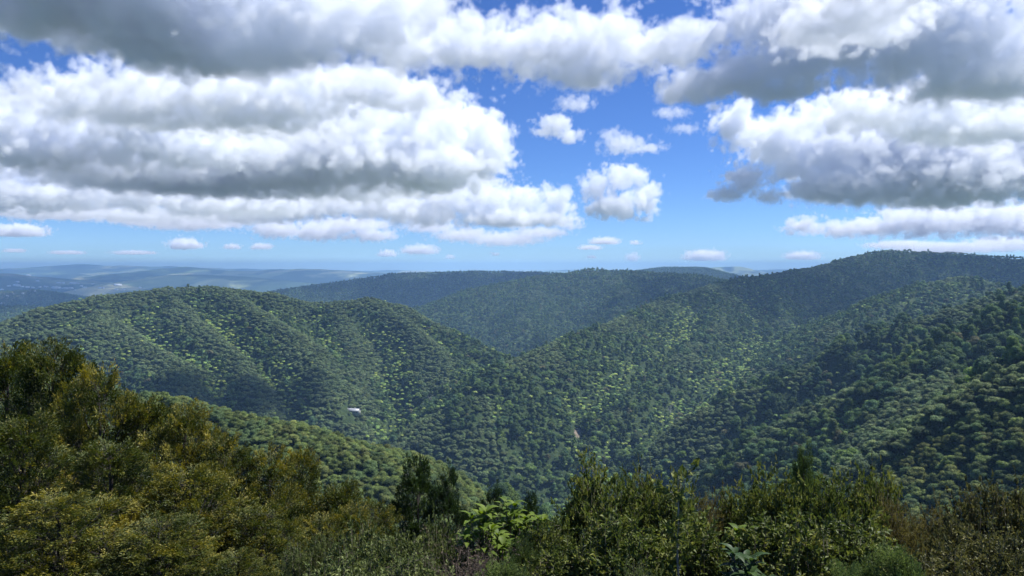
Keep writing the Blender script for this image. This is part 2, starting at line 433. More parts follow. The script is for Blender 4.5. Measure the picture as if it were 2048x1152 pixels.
tint = pal_mix[rng.choice(6, N, p=[.24, .24, .19, .19, .12, .02])]
tint = np.where(kanuka_lit[:, None], pal_kan_lit[rng.choice(3, N)], tint)
tint = np.where(near_scrub[:, None], pal_scr[rng.choice(4, N)], tint)
tint = np.where(fern[:, None], pal_frn[rng.choice(3, N)], tint)
tint = tint * (rng.uniform(.66, 1.45, N) * 1.65)[:, None] * (1.04, .97, 1.05)
lift = np.where(fern, -.9*0, 0) + np.where(near_scrub, -2.0, np.where(kanuka_lit, -.5, 1.0)) + np.where(emerge, 1.5, 0)
lift = np.where(fern, rng.uniform(0, 2.5, N), lift)
print('forest points', N, 'ferns', fern.sum(), 'near', near_scrub.sum())

def instancer(name, sel, meshes, base_shift=0.0):
    """one object: every selected point carries one of the crown meshes"""
    idx = np.nonzero(sel)[0]
    me = bpy.data.meshes.new(name)
    me.vertices.add(len(idx))
    P = np.stack((PX[idx], PY[idx], PZ[idx] + lift[idx]), -1)
    me.vertices.foreach_set('co', P.astype(np.float32).ravel())
    def attr(n, t, key, v):
        a = me.attributes.new(n, t, 'POINT'); a.data.foreach_set(key, np.ascontiguousarray(v).ravel())
    attr('pick', 'INT', 'value', (kind[idx] if len(meshes) > 4 else rng.integers(0, len(meshes), len(idx))).astype(np.int32))
    attr('size', 'FLOAT_VECTOR', 'vector', np.stack((size[idx] * rng.uniform(.9, 1.1, len(idx)), size[idx], size[idx] * hz[idx]), -1).astype(np.float32))
    attr('turn', 'FLOAT_VECTOR', 'vector', np.stack((rng.normal(0, .06, len(idx)), rng.normal(0, .06, len(idx)), rng.uniform(0, 6.28, len(idx))), -1).astype(np.float32))
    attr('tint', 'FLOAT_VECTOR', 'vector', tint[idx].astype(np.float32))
    ob = link(bpy.data.objects.new(name, me))
    ng = bpy.data.node_groups.new(name, 'GeometryNodeTree')
    ng.interface.new_socket('Geometry', in_out='INPUT', socket_type='NodeSocketGeometry')
    ng.interface.new_socket('Geometry', in_out='OUTPUT', socket_type='NodeSocketGeometry')
    Nn, Lk = ng.nodes, ng.links
    gi, go = Nn.new('NodeGroupInput'), Nn.new('NodeGroupOutput')
    coll = bpy.data.collections.new(name + '_shapes')
    for i, mm in enumerate(meshes):
        o = bpy.data.objects.new('%s_shape_%02d' % (name, i), mm); coll.objects.link(o)
    ci = Nn.new('GeometryNodeCollectionInfo'); ci.inputs['Collection'].default_value = coll
    ci.inputs['Separate Children'].default_value = True; ci.inputs['Reset Children'].default_value = True
    ip = Nn.new('GeometryNodeInstanceOnPoints'); ip.inputs['Pick Instance'].default_value = True
    def na_(n, t):
        k = Nn.new('GeometryNodeInputNamedAttribute'); k.data_type = t; k.inputs['Name'].default_value = n; return k.outputs[0]
    Lk.new(gi.outputs[0], ip.inputs['Points']); Lk.new(ci.outputs[0], ip.inputs['Instance'])
    Lk.new(na_('pick', 'INT'), ip.inputs['Instance Index'])
    er = Nn.new('FunctionNodeEulerToRotation'); Lk.new(na_('turn', 'FLOAT_VECTOR'), er.inputs[0])
    Lk.new(er.outputs[0], ip.inputs['Rotation']); Lk.new(na_('size', 'FLOAT_VECTOR'), ip.inputs['Scale'])
    Lk.new(ip.outputs[0], go.inputs[0])
    md = ob.modifiers.new('trees', 'NODES'); md.node_group = ng
    return ob

# ------------------------------------------------------------------ places kept clear of trees
def hit(px, py, d0=350.0, d1=17000.0):
    """where the sight line through a photo pixel meets the ground"""
    D = np.geomspace(d0, d1, 4000)
    r = at(px, py, 1.0); r[2] -= CZ
    x = r[0] * D; z = CZ + r[2] * D
    g = ground(x, D)
    k = np.nonzero(g > z)[0]
    if len(k) == 0: return None
    return np.array((x[k[0]], D[k[0]], g[k[0]]))
HOUSE = hit(705, 826); SLIP = hit(1155, 868); SNAG = hit(1340, 838); SNAG2 = hit(862, 812)
clear = (np.hypot(PX - HOUSE[0], PY - HOUSE[1] + 4) < 12.5) | (np.hypot(PX - SLIP[0], (PY - SLIP[1]) * .6 + 6) < 11)
clear |= (np.hypot(PX - HOUSE[0] , PY - HOUSE[1] + 24) < 14) & (size > 6.2)
# ------------------------------------------------------------------ the trees that show largest stand as single trees
apparent = size / PR
bush_edge = np.interp(ppx, [0, 100, 200, 270, 420, 540, 620, 700, 790, 900, 1000, 1100, 1150, 1300, 1420, 1480, 1620, 1760, 1800, 1900, 2048], [690, 690, 740, 790, 815, 895, 895, 955, 960, 940, 985, 1000, 900, 900, 960, 930, 900, 900, 1000, 985, 930])
shown = (ppx > -10) & (ppx < 2058) & (ppy < bush_edge + 8) & ~fern & ~clear & in_sight(PX, PY, PZ + 6, 0.0)
def largest(sel, n):
    i = np.nonzero(sel)[0]; return i[np.argsort(-apparent[i])[:n]]
single_forest = largest(shown & (PR > 345), 300)
single_scrub = largest(shown & near_scrub, 300)
single = np.zeros(N, bool); single[single_forest] = True; single[single_scrub] = True
def tapered_trunk(name, h, r0, r1, bends, mat, sides=6):
    V = []; Fc = []
    n = len(bends)
    for i, (bx_, by_) in enumerate(bends):
        t = i / (n - 1); r = (r0 * (1 - t) + r1 * t) * (1.35 if i == 0 else 1)
        V += [(bx_ + r * math.cos(2 * PI * k / sides), by_ + r * math.sin(2 * PI * k / sides), h * t) for k in range(sides)]
    for i in range(n - 1):
        Fc += [(i * sides + k, i * sides + (k + 1) % sides, (i + 1) * sides + (k + 1) % sides, (i + 1) * sides + k) for k in range(sides)]
    return mesh_np(name, np.array(V), np.array(Fc), mat, True)
TRUNK = tapered_trunk('trunk', 1.0, .045, .02, [(0, 0), (.015, .01), (.0, .03), (-.02, .02)], BARK)
def tone(t):
    g = float(t[1])
    if t[0] > .93 * t[1]: return 'olive brown'
    return 'pale green' if g > .17 else ('mid green' if g > .12 else 'dark green')
SHAPES = ['domed', 'domed', 'domed', 'domed', 'domed', 'tall', 'tall', 'flat topped', 'flat topped']
for i in single_forest:
    where = 'standing on the nearer right spur' if PR[i] < 640 and ppx[i] > 1350 else ('standing on the farther right spur' if PR[i] < 900 and ppx[i] > 1250 else 'standing low on the valley side')
    lab = '%s %s %s forest tree %s' % ('large' if size[i] > 12.5 else 'small', SHAPES[kind[i]], tone(tint[i]), where)
    t = empty('forest_tree', (PX[i], PY[i], PZ[i])); t.rotation_euler = (0, 0, rng.uniform(0, 6.28))
    tag(t, lab, 'tree', lab.replace('tree ', 'trees '))
    c = link(bpy.data.objects.new('crown', LOD['near'][kind[i]]), t)
    c.location = (0, 0, lift[i]); c.scale = (size[i], size[i], size[i] * hz[i]); c['tint'] = [float(v) for v in tint[i]]
    k = link(bpy.data.objects.new('trunk', TRUNK), t)
    k.location = (0, 0, -.4); k.scale = (size[i] * .8, size[i] * .8, lift[i] + .4 + .55 * size[i] * hz[i])
for i in single_scrub:
    where = 'on the close spur behind the left bush' if ppx[i] < 1000 else 'on the steep close slope below the lookout'
    lab = '%s %s %s scrub bush %s' % ('wide' if size[i] > 6.2 else 'small', SHAPES[kind[i]], tone(tint[i]), where)
    t = empty('scrub_bush', (PX[i], PY[i], PZ[i])); t.rotation_euler = (0, 0, rng.uniform(0, 6.28))
    tag(t, lab, 'bush', lab.replace('bush ', 'bushes ', 1))
    c = link(bpy.data.objects.new('crown', LOD['near'][kind[i]]), t)
    c.location = (0, 0, lift[i]); c.scale = (size[i], size[i], size[i] * hz[i]); c['tint'] = [float(v) for v in tint[i]]
    k = link(bpy.data.objects.new('trunk', TRUNK), t)
    k.location = (0, 0, -.4); k.scale = (size[i] * .8, size[i] * .8, max(.8, lift[i] + .4 + .5 * size[i] * hz[i]))
loose = ~single & ~clear & (kanuka_lit | fern | near_scrub | (rng.uniform(0, 1, N) < .54))
far = PR > 1000
for nm, sel, lab in (
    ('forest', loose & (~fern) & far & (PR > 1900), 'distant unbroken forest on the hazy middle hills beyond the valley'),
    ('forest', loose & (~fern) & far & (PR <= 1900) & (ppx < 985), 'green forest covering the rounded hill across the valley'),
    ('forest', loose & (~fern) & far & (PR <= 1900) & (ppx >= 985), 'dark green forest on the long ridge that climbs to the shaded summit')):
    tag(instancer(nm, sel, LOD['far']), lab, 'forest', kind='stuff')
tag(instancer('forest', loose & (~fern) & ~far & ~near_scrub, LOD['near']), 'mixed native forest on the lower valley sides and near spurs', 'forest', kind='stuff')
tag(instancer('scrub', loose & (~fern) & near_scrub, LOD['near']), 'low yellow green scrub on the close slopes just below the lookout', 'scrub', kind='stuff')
tag(instancer('tree_ferns', loose & fern, FERNS), 'bright yellow green tree ferns filling the gullies between the trees', 'ferns', kind='stuff')

# ------------------------------------------------------------------ small things on the hills: house, slip, dead trees, far town
def box(x0, x1, y0, y1, z0, z1):
    v = np.array([(x, y, z) for z in (z0, z1) for y in (y0, y1) for x in (x0, x1)], float)
    return v, np.array([(0, 2, 3, 1), (4, 5, 7, 6), (0, 1, 5, 4), (2, 6, 7, 3), (0, 4, 6, 2), (1, 3, 7, 5)])
def box_mesh(name, mat, *b):
    Vs, Fs, n = [], [], 0
    for q in b:
        v, f = box(*q); Vs.append(v); Fs.append(f + n); n += 8
    return mesh_np(name, np.concatenate(Vs), np.concatenate(Fs), mat)
def gable(name, mat, x, y, z0, z1, over=.4, th=.18):
    """two sloping roof slabs with thickness, ridge along x"""
    X = x + over; s = (z1 - z0) / y; Y = y + over; ze = z0 - s * over
    v = np.array([(-X, -Y, ze), (X, -Y, ze), (X, 0, z1), (-X, 0, z1), (X, Y, ze), (-X, Y, ze)])
    w = v + (0, 0, th)
    f = [(0, 3, 2, 1), (3, 5, 4, 2), (6, 7, 8, 9), (9, 8, 10, 11), (0, 1, 7, 6), (5, 11, 10, 4), (1, 2, 8, 7), (2, 4, 10, 8), (0, 6, 9, 3), (3, 9, 11, 5)]
    return mesh_np(name, np.concatenate((v, w)), np.array(f), mat)
WALL = plain_material('white_weatherboard', (.42, .42, .40), (.52, .52, .50), 2.0, .6)
ROOFM = plain_material('pale_metal_roof', (.26, .27, .28), (.36, .37, .38), .6, .4)
GLASS = plain_material('dark_window_glass', (.02, .025, .03), (.04, .05, .06), .5, .1)
EARTH = plain_material('bare_pale_earth', (.12, .095, .065), (.26, .21, .15), .35, .95)
DEADWOOD = bark_material('bleached_dead_wood', (.32, .31, .30), (.52, .50, .48))
h = empty('house', (HOUSE[0], HOUSE[1], HOUSE[2] + .4)); h.rotation_euler = (0, 0, -.25)
tag(h, 'white house with pale roof among the trees on the valley floor', 'house')
hx, hy, hh = 9.5, 4.2, 3.2
wv, wf = box(-hx, hx, -hy, hy, -3.0, hh)
gv = np.array([(-hx, -hy, hh), (-hx, hy, hh), (-hx, 0, hh + 2.2), (hx, -hy, hh), (hx, hy, hh), (hx, 0, hh + 2.2)])
link(bpy.data.objects.new('wall', mesh_np('wall', np.concatenate((wv, gv)), [wf[[0, 2, 3, 4, 5]], np.array([(8, 10, 9), (11, 12, 13)])], WALL)), h)
rf = link(bpy.data.objects.new('roof', gable('roof', ROOFM, hx, hy, hh, hh + 2.2, .5, .2)), h)
link(bpy.data.objects.new('chimney', box_mesh('chimney', WALL, (2.5, 3.3, .6, 1.4, hh + 1.2, hh + 3.2))), rf)
for wx_ in (-7.2, -4.0, 1.2, 4.4, 7.4):
    w_ = link(bpy.data.objects.new('window', box_mesh('window', WALL, (wx_ - .95, wx_ + .95, -hy - .08, -hy - .01, .9, 2.4))), h)
    link(bpy.data.objects.new('pane', box_mesh('pane', GLASS, (wx_ - .82, wx_ + .82, -hy - .11, -hy - .085, 1.0, 2.3))), w_)
link(bpy.data.objects.new('door', box_mesh('door', GLASS, (-1.9, -.8, -hy - .09, -hy - .01, .0, 2.2))), h)
# bare slip
sx, sy = np.meshgrid(np.linspace(-1, 1, 17), np.linspace(-1, 1, 21))
ox = sx * (6.5 + 6 * fbm(sy * 30 + 3, sx * 0 + 9, 11, 2, 81)); oy = sy * 13
X, Y = SLIP[0] + ox.ravel() + .25 * oy.ravel(), SLIP[1] + oy.ravel()
Z = ground(X, Y) + .5 + 1.3 * fbm(X, Y, 5, 3, 91) - 2.2 * sstep(.7, 1, np.hypot(sx, sy).ravel())
gi, gj = np.meshgrid(np.arange(20), np.arange(16), indexing='ij'); q = (gi * 17 + gj).ravel()
slip = link(bpy.data.objects.new('bare_slip', mesh_np('bare_slip', np.stack((X, Y, Z), -1), np.stack((q, q + 1, q + 18, q + 17), -1), EARTH, False)))
tag(slip, None, kind='structure')

def tubes(paths, sides=3):
    """paths: list of (points (n,3), radii (n,)) -> verts, quads"""
    Vs, Fs, n = [], [], 0
    an = np.arange(sides) * 2 * PI / sides
    for P, R in paths:
        P = np.asarray(P, float); T = np.gradient(P, axis=0); T = unit(T)
        ref = np.where(np.abs(T[:, 2:3]) > .9, np.array([[1., 0, 0]]), np.array([[0, 0, 1.]]))
        u = unit(np.cross(T, ref)); v = np.cross(T, u)
        ring = P[:, None, :] + (u[:, None, :] * np.cos(an)[None, :, None] + v[:, None, :] * np.sin(an)[None, :, None]) * np.asarray(R)[:, None, None]
        Vs.append(ring.reshape(-1, 3)); m_ = len(P)
        i, k = np.meshgrid(np.arange(m_ - 1), np.arange(sides), indexing='ij')
        a = n + i * sides + k; b = n + i * sides + (k + 1) % sides
        Fs.append(np.stack((a, b, b + sides, a + sides), -1).reshape(-1, 4)); n += m_ * sides
    return np.concatenate(Vs), np.concatenate(Fs)
def grow(rg, p, d, L, r, depth, out, up=.15, spread=.7, n=5, twigs=None):
    """recursive bent limb; collects paths and the twig ends"""
    P = [np.array(p, float)]; d = np.array(d, float)
    for i in range(n):
        d = d + rg.normal(0, .16, 3) + (0, 0, up * .3); d /= np.linalg.norm(d); P.append(P[-1] + d * L / n)
    P = np.array(P); R = np.linspace(r, r * (.45 if depth else .2), n + 1); out.append((P, R))
    if depth == 0:
        if twigs is not None: twigs.append((P[-1], d))
        return
    for k in range(rg.integers(3, 5)):
        i = rg.integers(max(1, n // 3), n + 1)
        s = rg.normal(0, 1, 3); s[2] = abs(s[2]) * .4; s /= np.linalg.norm(s)
        grow(rg, P[i], d * (1 - spread) + s * spread, L * rg.uniform(.5, .7), R[i] * .65, depth - 1, out, up, spread, n, twigs)
for k, (pt, hgt, lab) in enumerate(((SNAG, 19.0, 'bleached grey dead tree standing above the ferns in the gully'), (SNAG2, 14.0, 'small pale dead tree among dark crowns low on the left hill'))):
    t = empty('dead_tree', tuple(pt)); tag(t, lab, 'tree')
    rg = np.random.default_rng(300 + k); out = []
    for q_ in range(6):
        a = q_ * 1.1; grow(rg, (0, 0, hgt * (.3 + .09 * q_)), (math.cos(a) * .6, math.sin(a) * .6, .6), hgt * .38, .16, 2, out, .3)
    v, f = tubes(out, 4); link(bpy.data.objects.new('branches', mesh_np('branches', v, f, DEADWOOD)), t)
    v, f = tubes([(np.array([(0, 0, -1), (.1, 0, hgt * .3), (-.1, .1, hgt * .6), (.05, 0, hgt * .95)]), np.array([.35, .28, .2, .06]))], 7)
    link(bpy.data.objects.new('trunk', mesh_np('trunk', v, f, DEADWOOD, True)), t)
TOWNWALL = plain_material('white_painted_wall', (.72, .72, .70), (.82, .82, .80), .05, .6)
TOWNROOF = plain_material('white_painted_metal_roof', (.70, .71, .72), (.85, .86, .86), .05, .45)
# far town on the plain
TOWN = [(18, 573, 30, 9), (34, 572, 60, 10), (110, 577, 60, 12), (117, 577, 40, 12), (124, 578, 30, 10), (133, 578, 50, 9), (141, 578, 46, 9), (118, 567, 40, 9), (126, 567, 26, 8), (147, 568, 60, 10), (155, 568, 40, 8), (163, 573, 24, 8), (170, 576, 30, 8), (92, 574, 40, 8), (80, 575, 24, 8), (66, 576, 30, 8), (55, 575, 34, 8), (45, 574, 28, 8), (200, 577, 34, 9), (206, 577, 22, 8), (235, 571, 50, 10), (240, 571, 30, 9), (232, 580, 34, 9), (248, 580, 24, 8), (4, 580, 26, 8), (26, 590, 16, 7), (27, 591, 12, 6), (15, 593, 10, 6), (60, 583, 20, 8), (70, 584, 18, 7), (46, 588, 14, 6), (57, 551, 40, 9), (35, 564, 30, 8), (75, 563, 30, 8), (150, 581, 20, 8), (185, 569, 26, 8), (280, 576, 26, 8), (3, 608, 12, 6), (8, 609, 9, 5), (14, 610, 8, 5)]
for i, (px, py, wpx, bh) in enumerate(TOWN):
    P = hit(px, py, 2300)
    if P is None: continue
    wd = max(16.0, wpx * 1.3 * P[1] / 9000); dp = wd * .55
    b = empty('building', tuple(P)); b.rotation_euler = (0, 0, rng.uniform(-.5, .5))
    far_town = P[1] > 5500
    lab = ('long pale roofed shed in the distant town' if wpx >= 40 else 'pale building in the distant town') if far_town else 'small pale house on the low blue hill beyond the left ridge'
    tag(b, lab, 'building', lab.replace('long pale roofed shed', 'sheds').replace('small pale house', 'houses').replace('pale building', 'buildings'))
    link(bpy.data.objects.new('wall', box_mesh('wall', TOWNWALL, (-wd / 2, wd / 2, -dp / 2, dp / 2, -6, bh))), b)
    link(bpy.data.objects.new('roof', gable('roof', TOWNROOF, wd / 2, dp / 2, bh + .05, bh + dp * .22, .6, .3)), b)

# ------------------------------------------------------------------ plants round the lookout
def leaves(base, d, nrm, ln, wd, fold=.25):
    """folded diamond leaves: base points, directions, normals, lengths, widths -> verts, tris"""
    n = len(base); sd = unit(np.cross(d, nrm)); nr_ = np.cross(sd, d)
    ln = ln[:, None]; wd = wd[:, None]
    mid = base + d * ln * .45
    V = np.stack((base, mid + sd * wd * .5 + nr_ * wd * fold, base + d * ln - nr_ * ln * .08, mid - sd * wd * .5 + nr_ * wd * fold), 1).reshape(-1, 3)
    q = np.arange(n)[:, None] * 4
    return V, np.concatenate((q + [0, 2, 1], q + [0, 3, 2]))
def spray_tree(seed, H=6.0, R=2.2, n_lobe=30, n_spray=980, ln=.085, wd=.034, spray=.5, per=56, low=.12, taper=.62):
    """tree of feathery flat sprays: returns (trunk verts/faces, branches, foliage, leafvar)"""
    rg = np.random.default_rng(seed)
    lob = []
    for i in range(n_lobe):
        z = low + (1 - low) * ((i + .5) / n_lobe) ** .85; a = i * 2.4 + rg.uniform(-.5, .5)
        rr = R * (1 - taper * max(0, (z - .45) / .55) ** 1.5) * rg.uniform(.35, .88) * (1 if z < .93 else .2)
        lob.append((rr * math.cos(a), rr * math.sin(a), H * z - .25, R * rg.uniform(.22, .38) * (1 if z < .8 else .8)))
    lob = np.array(lob)
    k = rg.choice(n_lobe, n_spray, p=lob[:, 3] ** 2 / (lob[:, 3] ** 2).sum())
    dd = unit(rg.normal(size=(n_spray, 3)) + (0, 0, .85)); rad = lob[k, 3] * rg.uniform(.45, 1, n_spray) ** .4
    tipp = lob[k, :3] + dd * rad[:, None] * (1, 1, .5)
    ax = unit(dd * (1, 1, .5) + unit(tipp * (1, 1, 0)) * .5 + (0, 0, .45) + rg.normal(0, .22, (n_spray, 3)))
    up = unit(np.array([[0, 0, 1.]]) + rg.normal(0, .35, (n_spray, 3))); sd = unit(np.cross(ax, up)); nr_ = np.cross(sd, ax)
    L = spray * rg.uniform(.6, 1.25, n_spray)
    tone_s = rg.normal(.40, .10, n_spray) + rg.normal(0, .17, n_lobe)[k]
    # leaves: parameter along the axis t, side branchlet offset s
    t = rg.uniform(0, 1, (n_spray, per)) ** .8; s = rg.uniform(-1, 1, (n_spray, per)); sgn = np.sign(s)
    half = .42 * (1 - .65 * t)
    base = tipp[:, None] + ax[:, None] * (t * L[:, None])[..., None] + sd[:, None] * (s * half * L[:, None])[..., None] + ax[:, None] * (np.abs(s) * half * L[:, None] * .7)[..., None] + nr_[:, None] * (rg.normal(0, .035, (n_spray, per)) - .10 * np.abs(s) * L[:, None])[..., None]
    d = unit((ax[:, None] * 1.0 + sd[:, None] * (sgn * .75)[..., None] + rg.normal(0, .38, (n_spray, per, 3)) + (0, 0, .12)).reshape(-1, 3))
    nn = unit((nr_[:, None] + rg.normal(0, .45, (n_spray, per, 3))).reshape(-1, 3))
    n = n_spray * per
    V, Fc = leaves(base.reshape(-1, 3), d, nn, ln * rg.uniform(.6, 1.3, n), wd * rg.uniform(.7, 1.3, n))
    var = np.clip(tone_s[:, None] + .26 * (t - .4) + rg.normal(0, .1, (n_spray, per)), 0, 1)
    paths = []
    for (x, y, z, r) in lob:
        z0 = max(.2, z - .35 * H * .5 - .2 * r)
        paths.append((np.array([(0, 0, z0), (x * .4, y * .4, z0 + (z - z0) * .5), (x, y, z)]), np.array([.05, .035, .015]) * H / 6))
    for i in range(n_spray):
        c = lob[k[i], :3]
        paths.append((np.array([c * .35 + tipp[i] * .65 + (0, 0, -.05), tipp[i], tipp[i] + ax[i] * L[i] * .8]), np.array([.008, .006, .002]) * H / 6))
    bv, bf = tubes(paths, 3)
    tv, tf = tubes([(np.array([(0, 0, -.6), (.05, .02, H * .25), (-.04, .05, H * .55), (.02, 0, H * .93)]), np.array([.13, .10, .07, .02]) * H / 6)], 8)
    return (tv, tf), (bv, bf), (V, Fc), np.repeat(var.ravel(), 4)
def leafy_shrub(seed, H=2.0, R=.6, n_stem=60, per=85, ln=.046, wd=.021, upright=.75, low=.15):
    """many upright stems with small leaves set along their upper length"""
    rg = np.random.default_rng(seed)
    B, Dd, Nn, LL, WW, VV, paths = [], [], [], [], [], [], []
    for i in range(n_stem):
        a = rg.uniform(0, 2 * PI); t = math.sqrt(rg.uniform(0, 1)); top = H * (1 - .22 * t * t) * rg.uniform(.74, 1.0)
        ex, ey = R * t * math.cos(a), R * t * math.sin(a)
        P = np.array([(ex * .15, ey * .15, -.15), (ex * .7, ey * .7, top * .38), (ex * 1.02, ey * 1.02, top * .72), (ex + rg.normal(0, .03), ey + rg.normal(0, .03), top)])
        paths.append((P, np.array([.011, .008, .005, .002])))
        tone_s = rg.normal(.45, .17)
        for j in range(7):                                  # side twigs
            u = rg.uniform(.25, .95); f = u * 3; q = min(2, int(f)); p0 = P[q] + (P[q + 1] - P[q]) * (f - q)
            sd = unit(rg.normal(size=(1, 3)) * (1, 1, .4) + (0, 0, upright * .7))[0]; l = rg.uniform(.14, .36) * H / 2
            paths.append((np.array([p0, p0 + sd * l]), np.array([.003, .0015])))
            m_ = per // 8; tt = rg.uniform(.1, 1.05, m_)
            b = p0 + sd * (l * tt)[:, None]; dv = unit(sd + rg.normal(0, .75, (m_, 3)) + (0, 0, upright * .45))
            B.append(b); Dd.append(dv); VV.append(np.clip(tone_s + .18 * (tt - .5) + rg.normal(0, .13, m_), 0, 1))
        m_ = per // 6; f = rg.uniform(low, 1, m_) ** .7 * 3; q = np.minimum(2, f.astype(int)); b = P[q] + (P[q + 1] - P[q]) * (f - q)[:, None]
        dv = unit(rg.normal(size=(m_, 3)) * (.8, .8, .5) + (0, 0, upright))
        B.append(b); Dd.append(dv); VV.append(np.clip(tone_s + .22 * (f / 3 - .6) + rg.normal(0, .13, m_), 0, 1))
    B = np.concatenate(B); Dd = np.concatenate(Dd); VV = np.concatenate(VV); n = len(B)
    Nn = unit(rg.normal(size=(n, 3)) + (0, 0, .7))
    V, Fc = leaves(B, Dd, Nn, ln * rg.uniform(.6, 1.35, n), wd * rg.uniform(.7, 1.25, n))
    return tubes(paths, 3), (V, Fc), np.repeat(VV, 4)
MAT = {
    'beech': leaf_material('olive_spray_leaves', (.018, .032, .008), (.074, .092, .018), (.30, .25, .045), .5, .28, .25),
    'dark': leaf_material('dark_shrub_leaves', (.016, .030, .009), (.036, .062, .017), (.08, .11, .028), .45, .25, .4),
    'coprosma': leaf_material('brown_green_glossy_leaves', (.036, .052, .014), (.108, .138, .034), (.26, .26, .07), .55, .3, .2),
    'pale': leaf_material('grey_green_small_leaves', (.055, .072, .022), (.125, .155, .050), (.25, .28, .09), .55, .25, .2),
    'yellow': leaf_material('yellow_green_fine_leaves', (.075, .070, .024), (.150, .135, .045), (.25, .22, .08), .6, .3, .25),
    'russet': leaf_material('russet_brown_leaves', (.042, .044, .016), (.11, .112, .038), (.23, .21, .075), .55, .22, .2),
    'feather': leaf_material('soft_feathery_leaves', (.050, .075, .025), (.095, .135, .042), (.16, .20, .06), .6, .3, .2),
    'bright': leaf_material('bright_broad_leaves', (.06, .10, .016), (.12, .175, .022), (.18, .23, .04), .55, .36, .2),
    'broad': leaf_material('deep_green_broad_leaves', (.020, .042, .012), (.040, .075, .02), (.075, .12, .03), .5, .3, .25),
    'dead': leaf_material('dry_brown_leaves', (.07, .05, .035), (.13, .095, .07), (.19, .15, .115), .8, .1, .1),
}
TWIG = bark_material('thin_grey_twigs', (.10, .085, .065), (.20, .17, .13))
DEADTWIG = bark_material('dry_brown_twigs', (.10, .075, .055), (.19, .15, .115))
PLANTS = {}
def variant(key, mat, parts):
    names = ('trunk', 'branches', 'foliage') if len(parts) == 4 else ('stems', 'foliage')
    out = []
    for nm, (v, f) in zip(names, parts[:-1]):
        leafy = nm == 'foliage'
        out.append((nm, mesh_np(nm, v, f, MAT[mat] if leafy else (TWIG if nm == 'stems' else (DARKBARK if nm == 'branches' else BARK)), nm == 'trunk', rnd=parts[-1] if leafy else None)))
    PLANTS.setdefault(key, []).append(out)
for i in range(5): variant('beech', 'beech', spray_tree(400 + i))
for i in range(2): variant('dark', 'dark', spray_tree(420 + i, 6, 2.0, 18, 700, .09, .042, .42, 56, .12, .35))
for i in range(5): variant('coprosma', 'coprosma', leafy_shrub(440 + i, 2.0, .62, 85, 190, .066, .032, .5))
for i in range(3): variant('pale', 'pale', leafy_shrub(450 + i, 1.6, .6, 95, 190, .046, .024, .6))
for i in range(2): variant('russet', 'russet', leafy_shrub(460 + i, 1.8, .65, 95, 180, .055, .029, .5))
for i in range(2): variant('yellow', 'yellow', leafy_shrub(470 + i, 1.8, .5, 120, 260, .042, .012, .8))
for i in range(2): variant('grey', 'pale', leafy_shrub(475 + i, 1.6, .45, 120, 260, .042, .012, .7))
for i in range(2): variant('feather', 'feather', spray_tree(480 + i, 1.8, .75, 16, 620, .045, .015, .22, 70, .15))
def plant(name, key, label, px, py_top, D, wpx, category='shrub', group=None, drop=0.0):
    x = (px - 1024) / F * D * 1.0; y = D
    z0 = gz(x, y); zt = at(px, py_top, D)[2]
    vs = PLANTS[key]; v = vs[int(rng.integers(len(vs)))]
    h0 = {'beech': 6.0, 'dark': 6.0, 'coprosma': 2.1, 'pale': 1.7, 'russet': 1.9, 'yellow': 1.9, 'grey': 1.7, 'feather': 1.9}[key]
    r0 = {'beech': 2.5, 'dark': 2.3, 'coprosma': .58, 'pale': .58, 'russet': .6, 'yellow': .46, 'grey': .44, 'feather': .75}[key]
    hgt = max(.5, zt - z0)
    t = empty(name, (x, y, z0)); t.rotation_euler = (0, 0, rng.uniform(0, 6.28))
    t.scale = (wpx * D / F / r0, wpx * D / F / r0, hgt / h0 * 1.02)
    tag(t, label, category, group)
    for nm, me in v: link(bpy.data.objects.new(nm, me), t)
    return t
for n_, (px, py, D, w) in enumerate([(10, 690, 18, 150), (100, 685, 16.5, 135), (195, 722, 15.5, 125), (285, 785, 16, 120), (365, 800, 15, 110), (445, 850, 14.5, 110), (535, 890, 15, 105), (600, 888, 17, 85), (680, 950, 15, 100), (750, 975, 16, 85), (40, 840, 12.5, 165), (215, 890, 11.5, 150), (375, 930, 11.5, 150), (110, 985, 9.8, 180), (310, 1030, 9.5, 165), (520, 1000, 11.5, 130), (640, 1030, 12.5, 100), (470, 1090, 10, 120), (700, 1010, 13, 80)]):
    ORD = ['first', 'second', 'third', 'fourth', 'fifth', 'sixth', 'seventh']
    lab = {0: 'olive feathery tree at the crest of the left bush, by its outer edge', 1: 'tallest olive feathery tree crowning the left bush', 9: 'lowest feathery tree tapering off the left bush beside dark shrubs',
           10: 'broad feathery tree below the outer crest tree of the left bush', 11: 'broad feathery tree below the first stepped crown of the left bush', 12: 'broad feathery tree in the middle of the left bush, below its skyline',
           13: 'widest feathery tree at the foot of the left bush', 14: 'wide feathery tree at the foot of the bush beside the widest one', 15: 'feathery tree low in the bush, above the low grey green shrubs',
           16: 'small feathery tree just behind the soft grey green shrub', 17: 'low feathery tree at the foot of the bush next to the grey green shrubs', 18: 'small feathery tree behind the pale upright shoots'}.get(n_)
    lab = lab or 'olive feathery tree, %s crown down the bush skyline from its tallest tree' % ORD[n_ - 2]
    plant('bush_tree', 'beech', lab, px, py + (38 if n_ < 10 else 20), D, w * 1.08, 'tree', 'feathery trees of the left bush')
for px, py, D, w, lab in ((835, 930, 20, 80, 'tall dark green shrub rising at the end of the left bush'), (895, 948, 19, 62, 'dark green shrub leaning beside the taller dark one'), (985, 985, 20, 55, 'low dark green shrub behind the bright broad leaved plant'), (1065, 1000, 21, 40, 'small dark green shrub in the dip of the plants')):
    plant('dark_shrub', 'dark', lab, px, py, D, w)
